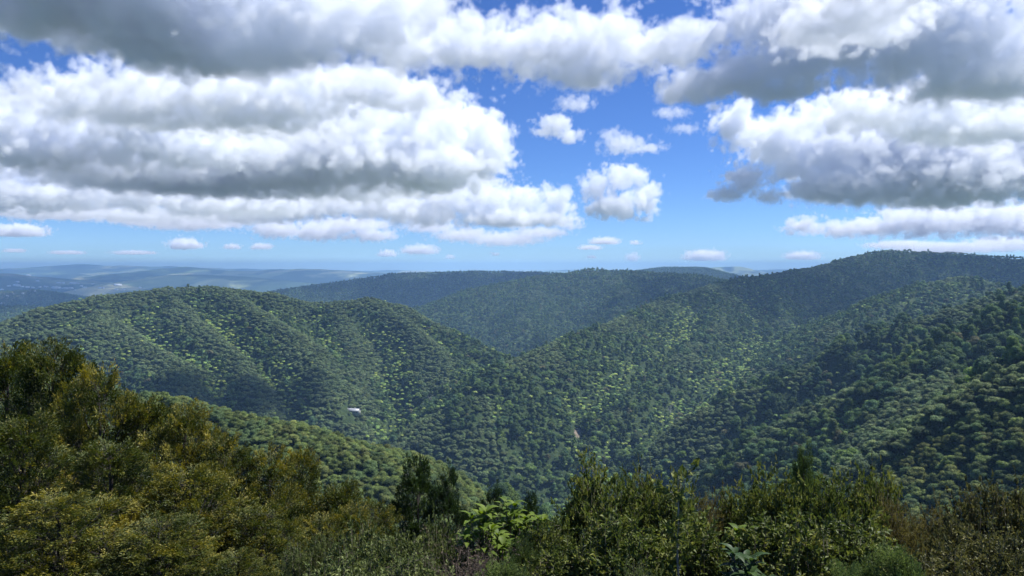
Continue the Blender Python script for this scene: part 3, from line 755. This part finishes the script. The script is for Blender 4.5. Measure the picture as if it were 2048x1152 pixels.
for px, py, D, w, key, lab in (
    (590, 1062, 6.2, 42, 'grey', 'soft grey green fine leaved shrub in front of the left bush'),
    (640, 1035, 6.4, 34, 'grey', 'slim grey green shrub with a pointed top before the left bush'),
    (712, 1005, 6.2, 62, 'pale', 'pale small leaved shrub with loose upright shoots'),
    (790, 1035, 5.8, 70, 'pale', 'pale small leaved shrub with a rounded even top'),
    (865, 1005, 6.4, 50, 'pale', 'pale small leaved shrub next to the bright broad leaved plant'),
    (680, 1085, 5.0, 100, 'pale', 'wide low grey green shrub below the pale shoots'),
    (830, 1095, 4.7, 90, 'pale', 'low speckled green shrub beside the dead brown bush'),
    (1045, 1060, 5.2, 48, 'feather', 'blue green feathery shrub before the bright broad leaved plant'),
    (1010, 1105, 4.4, 75, 'feather', 'dull green feathery shrub beside the dead brown bush'),
    (1105, 1010, 6.0, 55, 'coprosma', 'brownish green small leaved shrub right of the bright plant'),
    (1130, 1070, 5.0, 75, 'coprosma', 'dark brownish green shrub low in front of the shrub thicket'),
    (1180, 885, 6.8, 62, 'coprosma', 'tall brown green shrub at the thicket end with a narrow top'),
    (1245, 935, 6.2, 62, 'coprosma', 'brown green shrub with yellowish shoots in the thicket'),
    (1290, 888, 7.0, 45, 'coprosma', 'tall pointed brown green shrub above the thicket'),
    (1345, 925, 6.2, 62, 'coprosma', 'round topped brown green shrub with a pale stem in the thicket'),
    (1235, 1000, 5.0, 95, 'coprosma', 'dark lower shrub filling the thicket under the round tops'),
    (1385, 1010, 5.2, 90, 'coprosma', 'dark lower shrub under the yellow green shoots'),
    (1410, 960, 7.2, 40, 'yellow', 'small shrub with yellow green upright shoots'),
    (1450, 965, 7.4, 36, 'yellow', 'yellow green shrub between the two thickets'),
    (1500, 925, 7.2, 50, 'coprosma', 'olive brown shrub with several pointed shoots'),
    (1555, 905, 6.8, 52, 'coprosma', 'olive brown shrub beside the slim conical one'),
    (1612, 872, 9.0, 36, 'feather', 'slim conical green shrub standing above the thicket'),
    (1655, 925, 6.2, 58, 'coprosma', 'dense olive leaved shrub right of the slim conical one'),
    (1705, 915, 6.4, 52, 'coprosma', 'dense speckled olive shrub in the right thicket'),
    (1757, 885, 6.8, 40, 'coprosma', 'narrow olive shrub with a spire of leaves'),
    (1785, 965, 6.4, 40, 'yellow', 'thin yellowish twiggy shrub at the thicket end'),
    (1590, 1000, 5.0, 100, 'coprosma', 'deep shaded shrub low in the right thicket'),
    (1715, 1010, 5.2, 95, 'coprosma', 'shaded shrub behind the soft feathery bush'),
    (1280, 1098, 4.0, 48, 'grey', 'small pale green bush at the foot of the thicket'),
    (1700, 1115, 3.7, 70, 'feather', 'soft green feathery bush spreading low'),
    (1800, 1075, 3.9, 85, 'feather', 'larger soft green feathery bush below the thicket'),
    (1835, 1015, 6.6, 45, 'yellow', 'yellow brown fine twigged shrub in the gap'),
    (1885, 985, 7.0, 40, 'yellow', 'tall yellow brown wispy shrub beside the russet shrubs'),
    (1915, 1010, 5.6, 55, 'russet', 'russet green shrub next to the wispy yellow one'),
    (1965, 945, 6.2, 62, 'russet', 'tall russet leaved shrub with curled leaves'),
    (2030, 928, 6.2, 60, 'russet', 'russet shrub at the far end of the shrubs'),
    (1990, 1020, 5.0, 90, 'russet', 'wide russet shrub in front of the tall ones'),
    (1895, 1075, 4.5, 85, 'russet', 'low speckled brown shrub beside the feathery bush'),
    (2045, 1070, 4.4, 70, 'russet', 'low dark reddish shrub below the wide russet one')):
    nm = {'grey': 'fine_leaved_shrub', 'pale': 'small_leaved_shrub', 'feather': 'feathery_shrub', 'coprosma': 'glossy_shrub', 'yellow': 'wispy_shrub', 'russet': 'russet_shrub'}[key]
    plant(nm, key, lab, px, py, D, w)
# broad-leaved plants: every leaf is a piece of its own
def broad_leaf(name, mat, var, w=.42):
    """arched leaf of unit length along +x"""
    V, Fc = [], []
    for i in range(6):
        t = i / 5; hw = w * .5 * math.sin(PI * min(1, .06 + .94 * t) ** .8) + .004; z = .10 * math.sin(PI * t) - .22 * t * t
        V += [(t, -hw, z + hw * .3), (t, 0, z), (t, hw, z + hw * .3)]
    for i in range(5):
        q = 3 * i; Fc += [(q, q + 3, q + 4, q + 1), (q + 1, q + 4, q + 5, q + 2)]
    return mesh_np(name, np.array(V), np.array(Fc), mat, True, rnd=np.full(18, var))
def broad_plant(name, mat, label, px, py_top, D, wpx, n_stem, n_leaf, ln, w, seed):
    rg = np.random.default_rng(seed); x = (px - 1024) / F * D; z0 = gz(x, D); hgt = at(px, py_top, D)[2] - z0; R = wpx * D / F
    t = empty(name, (x, D, z0)); tag(t, label, 'shrub')
    meshes = [broad_leaf('leaf', MAT[mat], v, w) for v in (.15, .35, .5, .65, .85)]
    paths = []
    for i in range(n_stem):
        a = i * 2.4 + rg.uniform(-.4, .4); tt = math.sqrt((i + .5) / n_stem); top = hgt * (1 - .34 * tt * tt) * rg.uniform(.88, 1.0) - ln * .35
        e = np.array((R * tt * math.cos(a), R * tt * math.sin(a), top)); P = np.array([(0, 0, -.2), e * (.4, .4, .45), e * (.85, .85, .8), e])
        paths.append((P, np.array([.016, .012, .009, .005])))
        n = n_leaf // n_stem
        for j in range(n):
            f = 1 - .30 * (j / n) ** 1.3; q = P[2] + (P[3] - P[2]) * (f - .66) / .34 if f > .66 else P[1] + (P[2] - P[1]) * (f - .33) / .33
            az = j * 2.4 + a; el = rg.uniform(.15, .85) * (1 if j < n * .6 else .3) - .1
            d = Vector((math.cos(az) * math.cos(el), math.sin(az) * math.cos(el), math.sin(el)))
            yv = Vector((0, 0, 1)).cross(d).normalized(); M3 = Matrix((d, yv, d.cross(yv))).transposed()
            o = link(bpy.data.objects.new('leaf', meshes[int(np.clip(rg.normal(2.4 if j < n * .5 else 1.2, 1), 0, 4))]), t)
            o.matrix_basis = Matrix.Translation(Vector(q)) @ (M3.to_4x4()) @ Matrix.Diagonal((ln * rg.uniform(.7, 1.2),) * 3 + (1,))
    v, f = tubes(paths, 5); link(bpy.data.objects.new('stems', mesh_np('stems', v, f, TWIG, True)), t)
broad_plant('broad_leaved_plant', 'bright', 'bright yellow green broad leaved plant with a domed top', 965, 998, 6.5, 58, 29, 290, .125, .44, 501)
broad_plant('broad_leaved_plant', 'bright', 'rounded yellow green broad leaved plant touching the domed one', 1075, 1000, 6.8, 50, 25, 250, .115, .44, 504)
broad_plant('broad_leaved_plant', 'bright', 'bright green broad leaved plant between two others like it', 1022, 984, 6.9, 56, 28, 280, .125, .44, 505)
broad_plant('broad_leaved_plant', 'bright', 'small bright green plant with large leaves under the thicket', 1490, 1016, 5.2, 28, 5, 60, .10, .45, 502)
broad_plant('broad_leaved_plant', 'broad', 'deep green plant with drooping large leaves', 1495, 1075, 4.6, 55, 9, 110, .11, .42, 503)
# dead brown bush
def dead_bush(label, px, py_top, D, wpx, seed):
    rg = np.random.default_rng(seed); x = (px - 1024) / F * D; z0 = gz(x, D); hgt = at(px, py_top, D)[2] - z0; R = wpx * D / F
    t = empty('dead_bush', (x, D, z0)); tag(t, label, 'bush'); out, tw = [], []
    for i in range(16):
        a = i * 2.4; tt = math.sqrt((i + .5) / 16)
        grow(rg, (0, 0, 0), (R * tt * math.cos(a) * 1.2, R * tt * math.sin(a) * 1.2, hgt * .8), hgt * .55, .010, 3, out, .3, .55, 4, tw)
    v, f = tubes(out, 3); link(bpy.data.objects.new('stems', mesh_np('stems', v, f, DEADTWIG)), t)
    T = np.array([q[0] for q in tw]); Dn = np.array([q[1] for q in tw]); k = rg.integers(0, len(T), len(T) * 5)
    n = len(k); B = T[k] - Dn[k] * rg.uniform(0, .1, n)[:, None] + rg.normal(0, .012, (n, 3))
    v, f = leaves(B, unit(Dn[k] + rg.normal(0, .7, (n, 3))), unit(rg.normal(size=(n, 3))), .02 * rg.uniform(.6, 1.4, n), .005 * np.ones(n))
    link(bpy.data.objects.new('foliage', mesh_np('foliage', v, f, MAT['dead'], rnd=np.repeat(rg.uniform(0, 1, n), 4))), t)
dead_bush('dead brown twiggy bush beside the low speckled shrub', 930, 1085, 4.5, 60, 601)

# slender pale sapling stem in front of the dark thicket
t = empty('sapling', ((1362 - 1024) / F * 4.7, 4.7, gz((1362 - 1024) / F * 4.7, 4.7))); tag(t, 'slender pale bare stem rising in front of the dark thicket', 'sapling')
zt = at(1358, 945, 4.7)[2] - t.location.z
tv, tf = tubes([(np.array([(0, 0, -.1), (.012, 0, zt * .3), (-.012, 0, zt * .6), (-.006, 0, zt * .85), (-.012, 0, zt)]), np.array([.011, .009, .007, .005, .002]))], 7)
PALE = bark_material('pale_smooth_bark', (.16, .145, .11), (.28, .25, .20))
link(bpy.data.objects.new('trunk', mesh_np('trunk', tv, tf, PALE, True)), t)
rg = np.random.default_rng(77); out, tw = [], []
for z_, a_ in ((.45, 2.6), (.55, .3), (.66, 3.4), (.74, .9), (.82, 2.2), (.9, 5.0)): grow(rg, (0, 0, zt * z_), (math.cos(a_) * .5, math.sin(a_) * .5, .8), zt * .11, .004, 1, out, .3, .5, 4, tw)
tv, tf = tubes(out, 4); link(bpy.data.objects.new('branches', mesh_np('branches', tv, tf, PALE)), t)
T = np.array([q_[0] for q_ in tw]); Dn = np.array([q_[1] for q_ in tw]); k = rg.integers(0, len(T), 420); n = len(k)
v, f_ = leaves(T[k] - Dn[k] * rg.uniform(0, .12, n)[:, None] + rg.normal(0, .012, (n, 3)), unit(Dn[k] + rg.normal(0, .6, (n, 3))), unit(rg.normal(size=(n, 3)) + (0, 0, .7)), .05 * rg.uniform(.6, 1.3, n), .024 * np.ones(n))
link(bpy.data.objects.new('foliage', mesh_np('foliage', v, f_, MAT['coprosma'], rnd=np.repeat(rg.uniform(.2, .9, n), 4))), t)

# ------------------------------------------------------------------ clouds: real volumes, flat bases at one level
m = M('cloud_vapour')
pv = m.n('ShaderNodeVolumePrincipled', {'Color': (.95, .966, 1, 1), 'Density': 1.0, 'Anisotropy': .15, 'Density Attribute': 'density'})
m.t.links.new(pv.outputs[0], m.out.inputs['Volume'])
VAPOUR = m.m
VOX = 4.2        # voxel size in photo pixels at the cloud's distance
def cloud(label, base_py, blobs, thick=1.0, wisp=.9, billow=1.1, depth=.9, feat=None, D=None, seed=None):
    """blobs: (px, py, half width, half height) in photo pixels; the distance follows from the base level"""
    D = D or 900 * F / (HORIZON - base_py)
    k = D / F
    seed = seed if seed is not None else int(abs(blobs[0][0]) + 7 * abs(blobs[0][1]))
    bs = []
    for i, b in enumerate(blobs):
        c = at(b[0], b[1], D + (i % 3 - 1) * .25 * b[2] * k)
        bs.append((c, np.array((b[2] * k, b[2] * k * depth, b[3] * k))))
    zb = float(at(1024, base_py, D)[2])
    mean = sum(b[3] for b in blobs) / len(blobs)
    feat = (feat or min(80, max(9, mean * 1.0))) * k
    mg = .45 * feat
    lo = np.min([c - r for c, r in bs], axis=0) - mg; hi = np.max([c + r for c, r in bs], axis=0) + mg
    lo[2] = zb - .3 * feat
    lo[2] = max(lo[2], 560.0)
    ng = bpy.data.node_groups.new('cloud', 'GeometryNodeTree')
    ng.interface.new_socket('Geometry', in_out='OUTPUT', socket_type='NodeSocketGeometry')
    N, L = ng.nodes, ng.links
    out = N.new('NodeGroupOutput')
    vc = N.new('GeometryNodeVolumeCube')
    vc.inputs['Min'].default_value = lo; vc.inputs['Max'].default_value = hi
    vox = k * max(2.2, min(VOX, feat / k * .09))
    dim = [max(10, int((hi[i] - lo[i]) / vox)) for i in range(3)]
    for n_, v in zip('XYZ', dim): vc.inputs['Resolution ' + n_].default_value = v
    global NVOX
    NVOX += dim[0] * dim[1] * dim[2]
    def mt(op, a, b=None, c=None, clamp=False):
        n = N.new('ShaderNodeMath'); n.operation = op; n.use_clamp = clamp
        for i, v in enumerate((a, b, c)):
            if v is None: continue
            if hasattr(v, 'is_linked'): L.new(v, n.inputs[i])
            else: n.inputs[i].default_value = v
        return n.outputs[0]
    def vm(op, a, b=None, o=0):
        n = N.new('ShaderNodeVectorMath'); n.operation = op
        for i, v in enumerate((a, b)):
            if v is None: continue
            if hasattr(v, 'is_linked'): L.new(v, n.inputs[i])
            else: n.inputs[i].default_value = v
        return n.outputs[o]
    pos = N.new('GeometryNodeInputPosition').outputs[0]
    off = vm('ADD', pos, (seed * 37.7 * k, seed * 11.3 * k, 0))
    nz = N.new('ShaderNodeTexNoise'); nz.inputs['Scale'].default_value = .55 / feat; nz.inputs['Detail'].default_value = 2
    L.new(off, nz.inputs['Vector'])
    wp = vm('ADD', pos, vm('MULTIPLY', vm('SUBTRACT', nz.outputs['Color'], (.5, .5, .5)), (feat * 1.1, feat * 1.1, feat * .55)))
    f = None
    for c, r in bs:
        d = mt('SUBTRACT', 1, vm('LENGTH', vm('DIVIDE', vm('SUBTRACT', wp, c), r), o=1))
        f = d if f is None else mt('SMOOTH_MAX', f, d, .2)
    def lumps(scale, sd):
        vo = N.new('ShaderNodeTexVoronoi'); vo.feature = 'F1'
        vo.inputs['Scale'].default_value = scale
        L.new(vm('ADD', wq, (sd, sd * 2, sd * 3)), vo.inputs['Vector'])
        return mt('SUBTRACT', .42, vo.outputs['Distance'])
    wq = vm('ADD', off, vm('MULTIPLY', vm('SUBTRACT', nz.outputs['Color'], (.5, .5, .5)), (feat * .9,) * 3))
    n2 = N.new('ShaderNodeTexNoise')
    for n_, v in (('Scale', 1.3 / feat), ('Detail', 6.0), ('Roughness', .62)): n2.inputs[n_].default_value = v
    L.new(wq, n2.inputs['Vector'])
    e = mt('ADD', mt('MULTIPLY', lumps(1 / feat, 0), .95 * billow), mt('MULTIPLY', lumps(2.6 / feat, 91.0 * feat), .55 * billow))
    e = mt('ADD', e, mt('MULTIPLY', lumps(6.0 / feat, 47.0 * feat), .3 * billow))
    e = mt('ADD', e, mt('MULTIPLY', mt('SUBTRACT', n2.outputs[0], .5), wisp * 2.2))
    f = mt('ADD', f, e)
    sp = N.new('ShaderNodeSeparateXYZ'); L.new(wp, sp.inputs[0])
    bz = mt('DIVIDE', mt('SUBTRACT', sp.outputs[2], zb - .1 * feat), .35 * feat, clamp=True)
    f = mt('MULTIPLY', mt('MULTIPLY', f, SHARP, clamp=True), bz)
    f = mt('MULTIPLY', f, CLOUD_DENS * thick / k)
    L.new(f, vc.inputs['Density'])
    sm = N.new('GeometryNodeSetMaterial'); sm.inputs['Material'].default_value = VAPOUR
    L.new(vc.outputs[0], sm.inputs[0]); L.new(sm.outputs[0], out.inputs[0])
    v = bpy.data.volumes.new('cloud'); v.materials.append(VAPOUR)
    ob = link(bpy.data.objects.new('cloud', v))
    md = ob.modifiers.new('shape', 'NODES'); md.node_group = ng
    tag(ob, label, 'cloud', kind='stuff')
    return ob
CLOUD_DENS = .058
SHARP = 7.0
NVOX = 0
cloud('broad flat based grey cumulus bank with bright billowing right end', 390, [(230, 330, 170, 46), (380, 300, 200, 62), (540, 285, 190, 75), (690, 275, 160, 78), (810, 265, 130, 72), (910, 265, 90, 66), (965, 300, 60, 62), (850, 340, 150, 42), (600, 350, 330, 36), (330, 355, 200, 30)], feat=47, depth=1.3, wisp=1.0)
cloud('grey cloud layer between the dark sheet and the flat based bank', 262, [(260, 205, 200, 45), (430, 195, 190, 55), (590, 180, 150, 52), (720, 175, 110, 45), (820, 190, 90, 36), (480, 235, 260, 22)], feat=42, thick=.8, wisp=1.0)
cloud('dark grey underside of the low cloud sheet', 165, [(120, -5, 230, 72), (360, 50, 180, 95), (-120, -60, 250, 90), (250, -90, 320, 110), (480, 115, 90, 40)], feat=85, thick=.62, billow=.7, depth=1.1)
cloud('white ragged cloud beside the dark cloud sheet', 140, [(600, 55, 150, 75), (740, 50, 120, 60), (640, -20, 220, 60), (560, 120, 120, 45), (830, 20, 100, 40)], feat=55, wisp=1.0, thick=.5)
cloud('long white cloud band arching over the blue gap', 185, [(830, 95, 110, 45), (940, 90, 110, 55), (1040, 90, 100, 62), (1130, 95, 110, 72), (1220, 85, 100, 62), (1330, 95, 90, 45), (1390, 80, 70, 40), (1170, 150, 100, 28)], feat=46, wisp=1.0, thick=.6)
cloud('pale cloud heap under the dark sheet', 345, [(30, 250, 110, 60), (140, 245, 100, 62), (240, 275, 100, 60), (320, 250, 110, 66), (400, 300, 120, 40), (90, 310, 150, 30)], feat=38, depth=1.1, wisp=1.0)
cloud('low row of cloud with bright scalloped tops', 432, [(10, 345, 80, 42), (90, 345, 80, 42), (190, 375, 110, 36), (290, 390, 100, 34), (60, 395, 150, 30), (390, 398, 170, 30), (510, 412, 130, 22)], feat=32)
cloud('grey low cloud layer under the flat based bank', 452, [(560, 415, 110, 26), (660, 405, 100, 28), (760, 410, 100, 30), (480, 430, 120, 16), (120, 425, 140, 14), (300, 430, 120, 14)], feat=26)
cloud('row of white puffs beneath the grey bank', 456, [(890, 400, 70, 38), (970, 400, 65, 44), (1050, 405, 50, 36), (1115, 402, 42, 32), (1030, 438, 120, 18), (860, 430, 90, 22)], feat=28)
cloud('thin flat cloud low over the hills', 486, [(560, 458, 60, 18), (640, 462, 70, 20), (740, 470, 56, 14), (380, 445, 110, 14), (290, 440, 70, 12), (700, 450, 90, 14)], feat=17)
cloud('faint flat cloud streak above the horizon', 494, [(860, 455, 60, 12), (930, 470, 70, 14), (1010, 478, 80, 14), (1080, 465, 60, 12), (1140, 450, 30, 9)], feat=16, thick=.7)
cloud('single tall white cumulus in the blue gap', 446, [(1195, 372, 34, 36), (1245, 365, 46, 40), (1292, 392, 36, 36), (1230, 412, 66, 26), (1285, 435, 20, 9)], feat=28)
cloud('small torn white cloud in the blue gap', 290, [(1112, 250, 38, 24), (1140, 270, 30, 18), (1085, 262, 26, 10)], feat=22, wisp=1.1, thick=.8)
cloud('thin wisps drifting in the blue gap', 312, [(1250, 290, 50, 20), (1300, 295, 34, 11), (1225, 268, 26, 14)], feat=20, wisp=1.2, thick=.45)
cloud('thin torn wisp below the cloud band', 226, [(1150, 207, 38, 16)], feat=18, wisp=1.2, thick=.4)
cloud('faint torn wisp beside the grey cloud tongue', 272, [(1345, 225, 34, 12), (1370, 258, 32, 10)], feat=16, wisp=1.2, thick=.35)
cloud('grey based cloud tongue reaching into the gap', 212, [(1390, 172, 80, 32), (1480, 155, 100, 48), (1590, 120, 110, 62), (1350, 192, 44, 14), (1560, 180, 80, 22)], feat=44, thick=.8)
cloud('towering bright cloud mass above the summit', 205, [(1510, 40, 90, 46), (1620, 40, 110, 60), (1730, 70, 120, 75), (1870, 90, 170, 85), (2050, 110, 170, 100), (1800, -60, 320, 80), (1960, 165, 150, 50)], feat=48, thick=.6, wisp=1.0)
cloud('wide grey white cloud bank over the right hills', 414, [(1475, 245, 50, 46), (1560, 285, 80, 55), (1640, 250, 70, 50), (1700, 300, 110, 55), (1820, 260, 140, 80), (2000, 250, 170, 105), (1690, 370, 110, 38), (1900, 350, 220, 60), (1590, 330, 60, 36)], feat=40, depth=1.2, wisp=1.0)
cloud('grey cloud filling between the summit cloud and the right bank', 290, [(1720, 225, 100, 36), (1850, 215, 140, 46), (2000, 215, 140, 50), (1950, 260, 160, 26)], feat=42, thick=.7)
cloud('pair of small flat cumulus left of the bank', 412, [(1490, 360, 50, 32), (1455, 390, 44, 13), (1540, 392, 34, 16)], feat=22)
cloud('low white cloud heaps over the summit shoulder', 482, [(1610, 452, 44, 20), (1680, 458, 40, 18), (1750, 455, 60, 22), (1850, 440, 90, 36), (1960, 435, 80, 38), (2040, 440, 70, 36)], feat=22)
cloud('bright cloud strip right behind the summit', 510, [(1900, 496, 110, 10), (2010, 488, 70, 16), (1800, 490, 70, 9)], feat=12)
for (x, y, w, h, b) in ((372, 488, 34, 13, 500), (525, 493, 22, 7, 500), (465, 493, 18, 6, 499), (840, 500, 36, 10, 509), (775, 507, 20, 8, 514), (900, 514, 10, 5, 519), (1265, 515, 15, 9, 524), (1410, 512, 42, 12, 522), (1210, 482, 30, 8, 489), (1270, 485, 12, 5, 490), (1605, 512, 34, 9, 520), (40, 462, 52, 13, 474), (28, 501, 22, 4, 506), (135, 505, 32, 4, 509), (270, 505, 40, 4, 509), (1183, 514, 10, 4, 518), (990, 508, 9, 4, 512), (1180, 495, 24, 5, 500)):
    cloud('tiny white cumulus puff hanging near the horizon', b, [(x, y, w, h), (x - .5 * w, y + .3 * h, .6 * w, .6 * h), (x + .5 * w, y + .35 * h, .55 * w, .55 * h)], D=min(34000, 900 * F / (HORIZON - b)), feat=max(7, h * .9), thick=2.2)
print('cloud voxels', NVOX / 1e6)

# clouds above the frame whose shadows lie on the summit and on two slopes
def shading_cloud(label, px, py, D, wx, wy, z=1330.0):
    P = at(px, py, D); t = (z - P[2]) / SUN.z; C = P + np.array(SUN) * t
    k = C[1] / F; pxc = 1024 + C[0] / k * 1.0; base = HORIZON - (z - 90 - CZ) / k
    w = wx / k; h = 110 / k
    cloud(label, base, [(pxc, base - h * .7, w, h), (pxc - .6 * w, base - h * .5, .6 * w, h * .7), (pxc + .6 * w, base - h * .5, .6 * w, h * .7)], depth=wy / wx, D=float(C[1]), feat=42, billow=1.1, wisp=1.0, thick=200 / (CLOUD_DENS / k * 1e4) )
shading_cloud('low cloud over the right hand hills that shades the summit', 1740, 575, 1990, 700, 430)
shading_cloud('low cloud over the middle hill that shades its flank', 1385, 590, 2500, 210, 380)
shading_cloud('small cloud that shades the foot of the left hill', 420, 775, 930, 95, 80)

# ------------------------------------------------------------------ haze
bx = 18900.0
hb = np.array([(sx * bx, sy * bx, z) for z in (float(V[:, 2].min()) - 1.0, 505.0) for sy in (-1, 1) for sx in (-1, 1)])
hf = np.array([(0, 2, 3, 1), (4, 5, 7, 6), (0, 1, 5, 4), (2, 6, 7, 3), (0, 4, 6, 2), (1, 3, 7, 5)])
m = M('thin_blue_haze')
pv = m.n('ShaderNodeVolumePrincipled', {'Color': (.36, .62, 1.0, 1), 'Density': HAZE, 'Anisotropy': .1})
m.t.links.new(pv.outputs[0], m.out.inputs['Volume'])
haze = link(bpy.data.objects.new('haze', mesh_np('haze', hb, hf, m.m)))
tag(haze, None, kind='stuff')
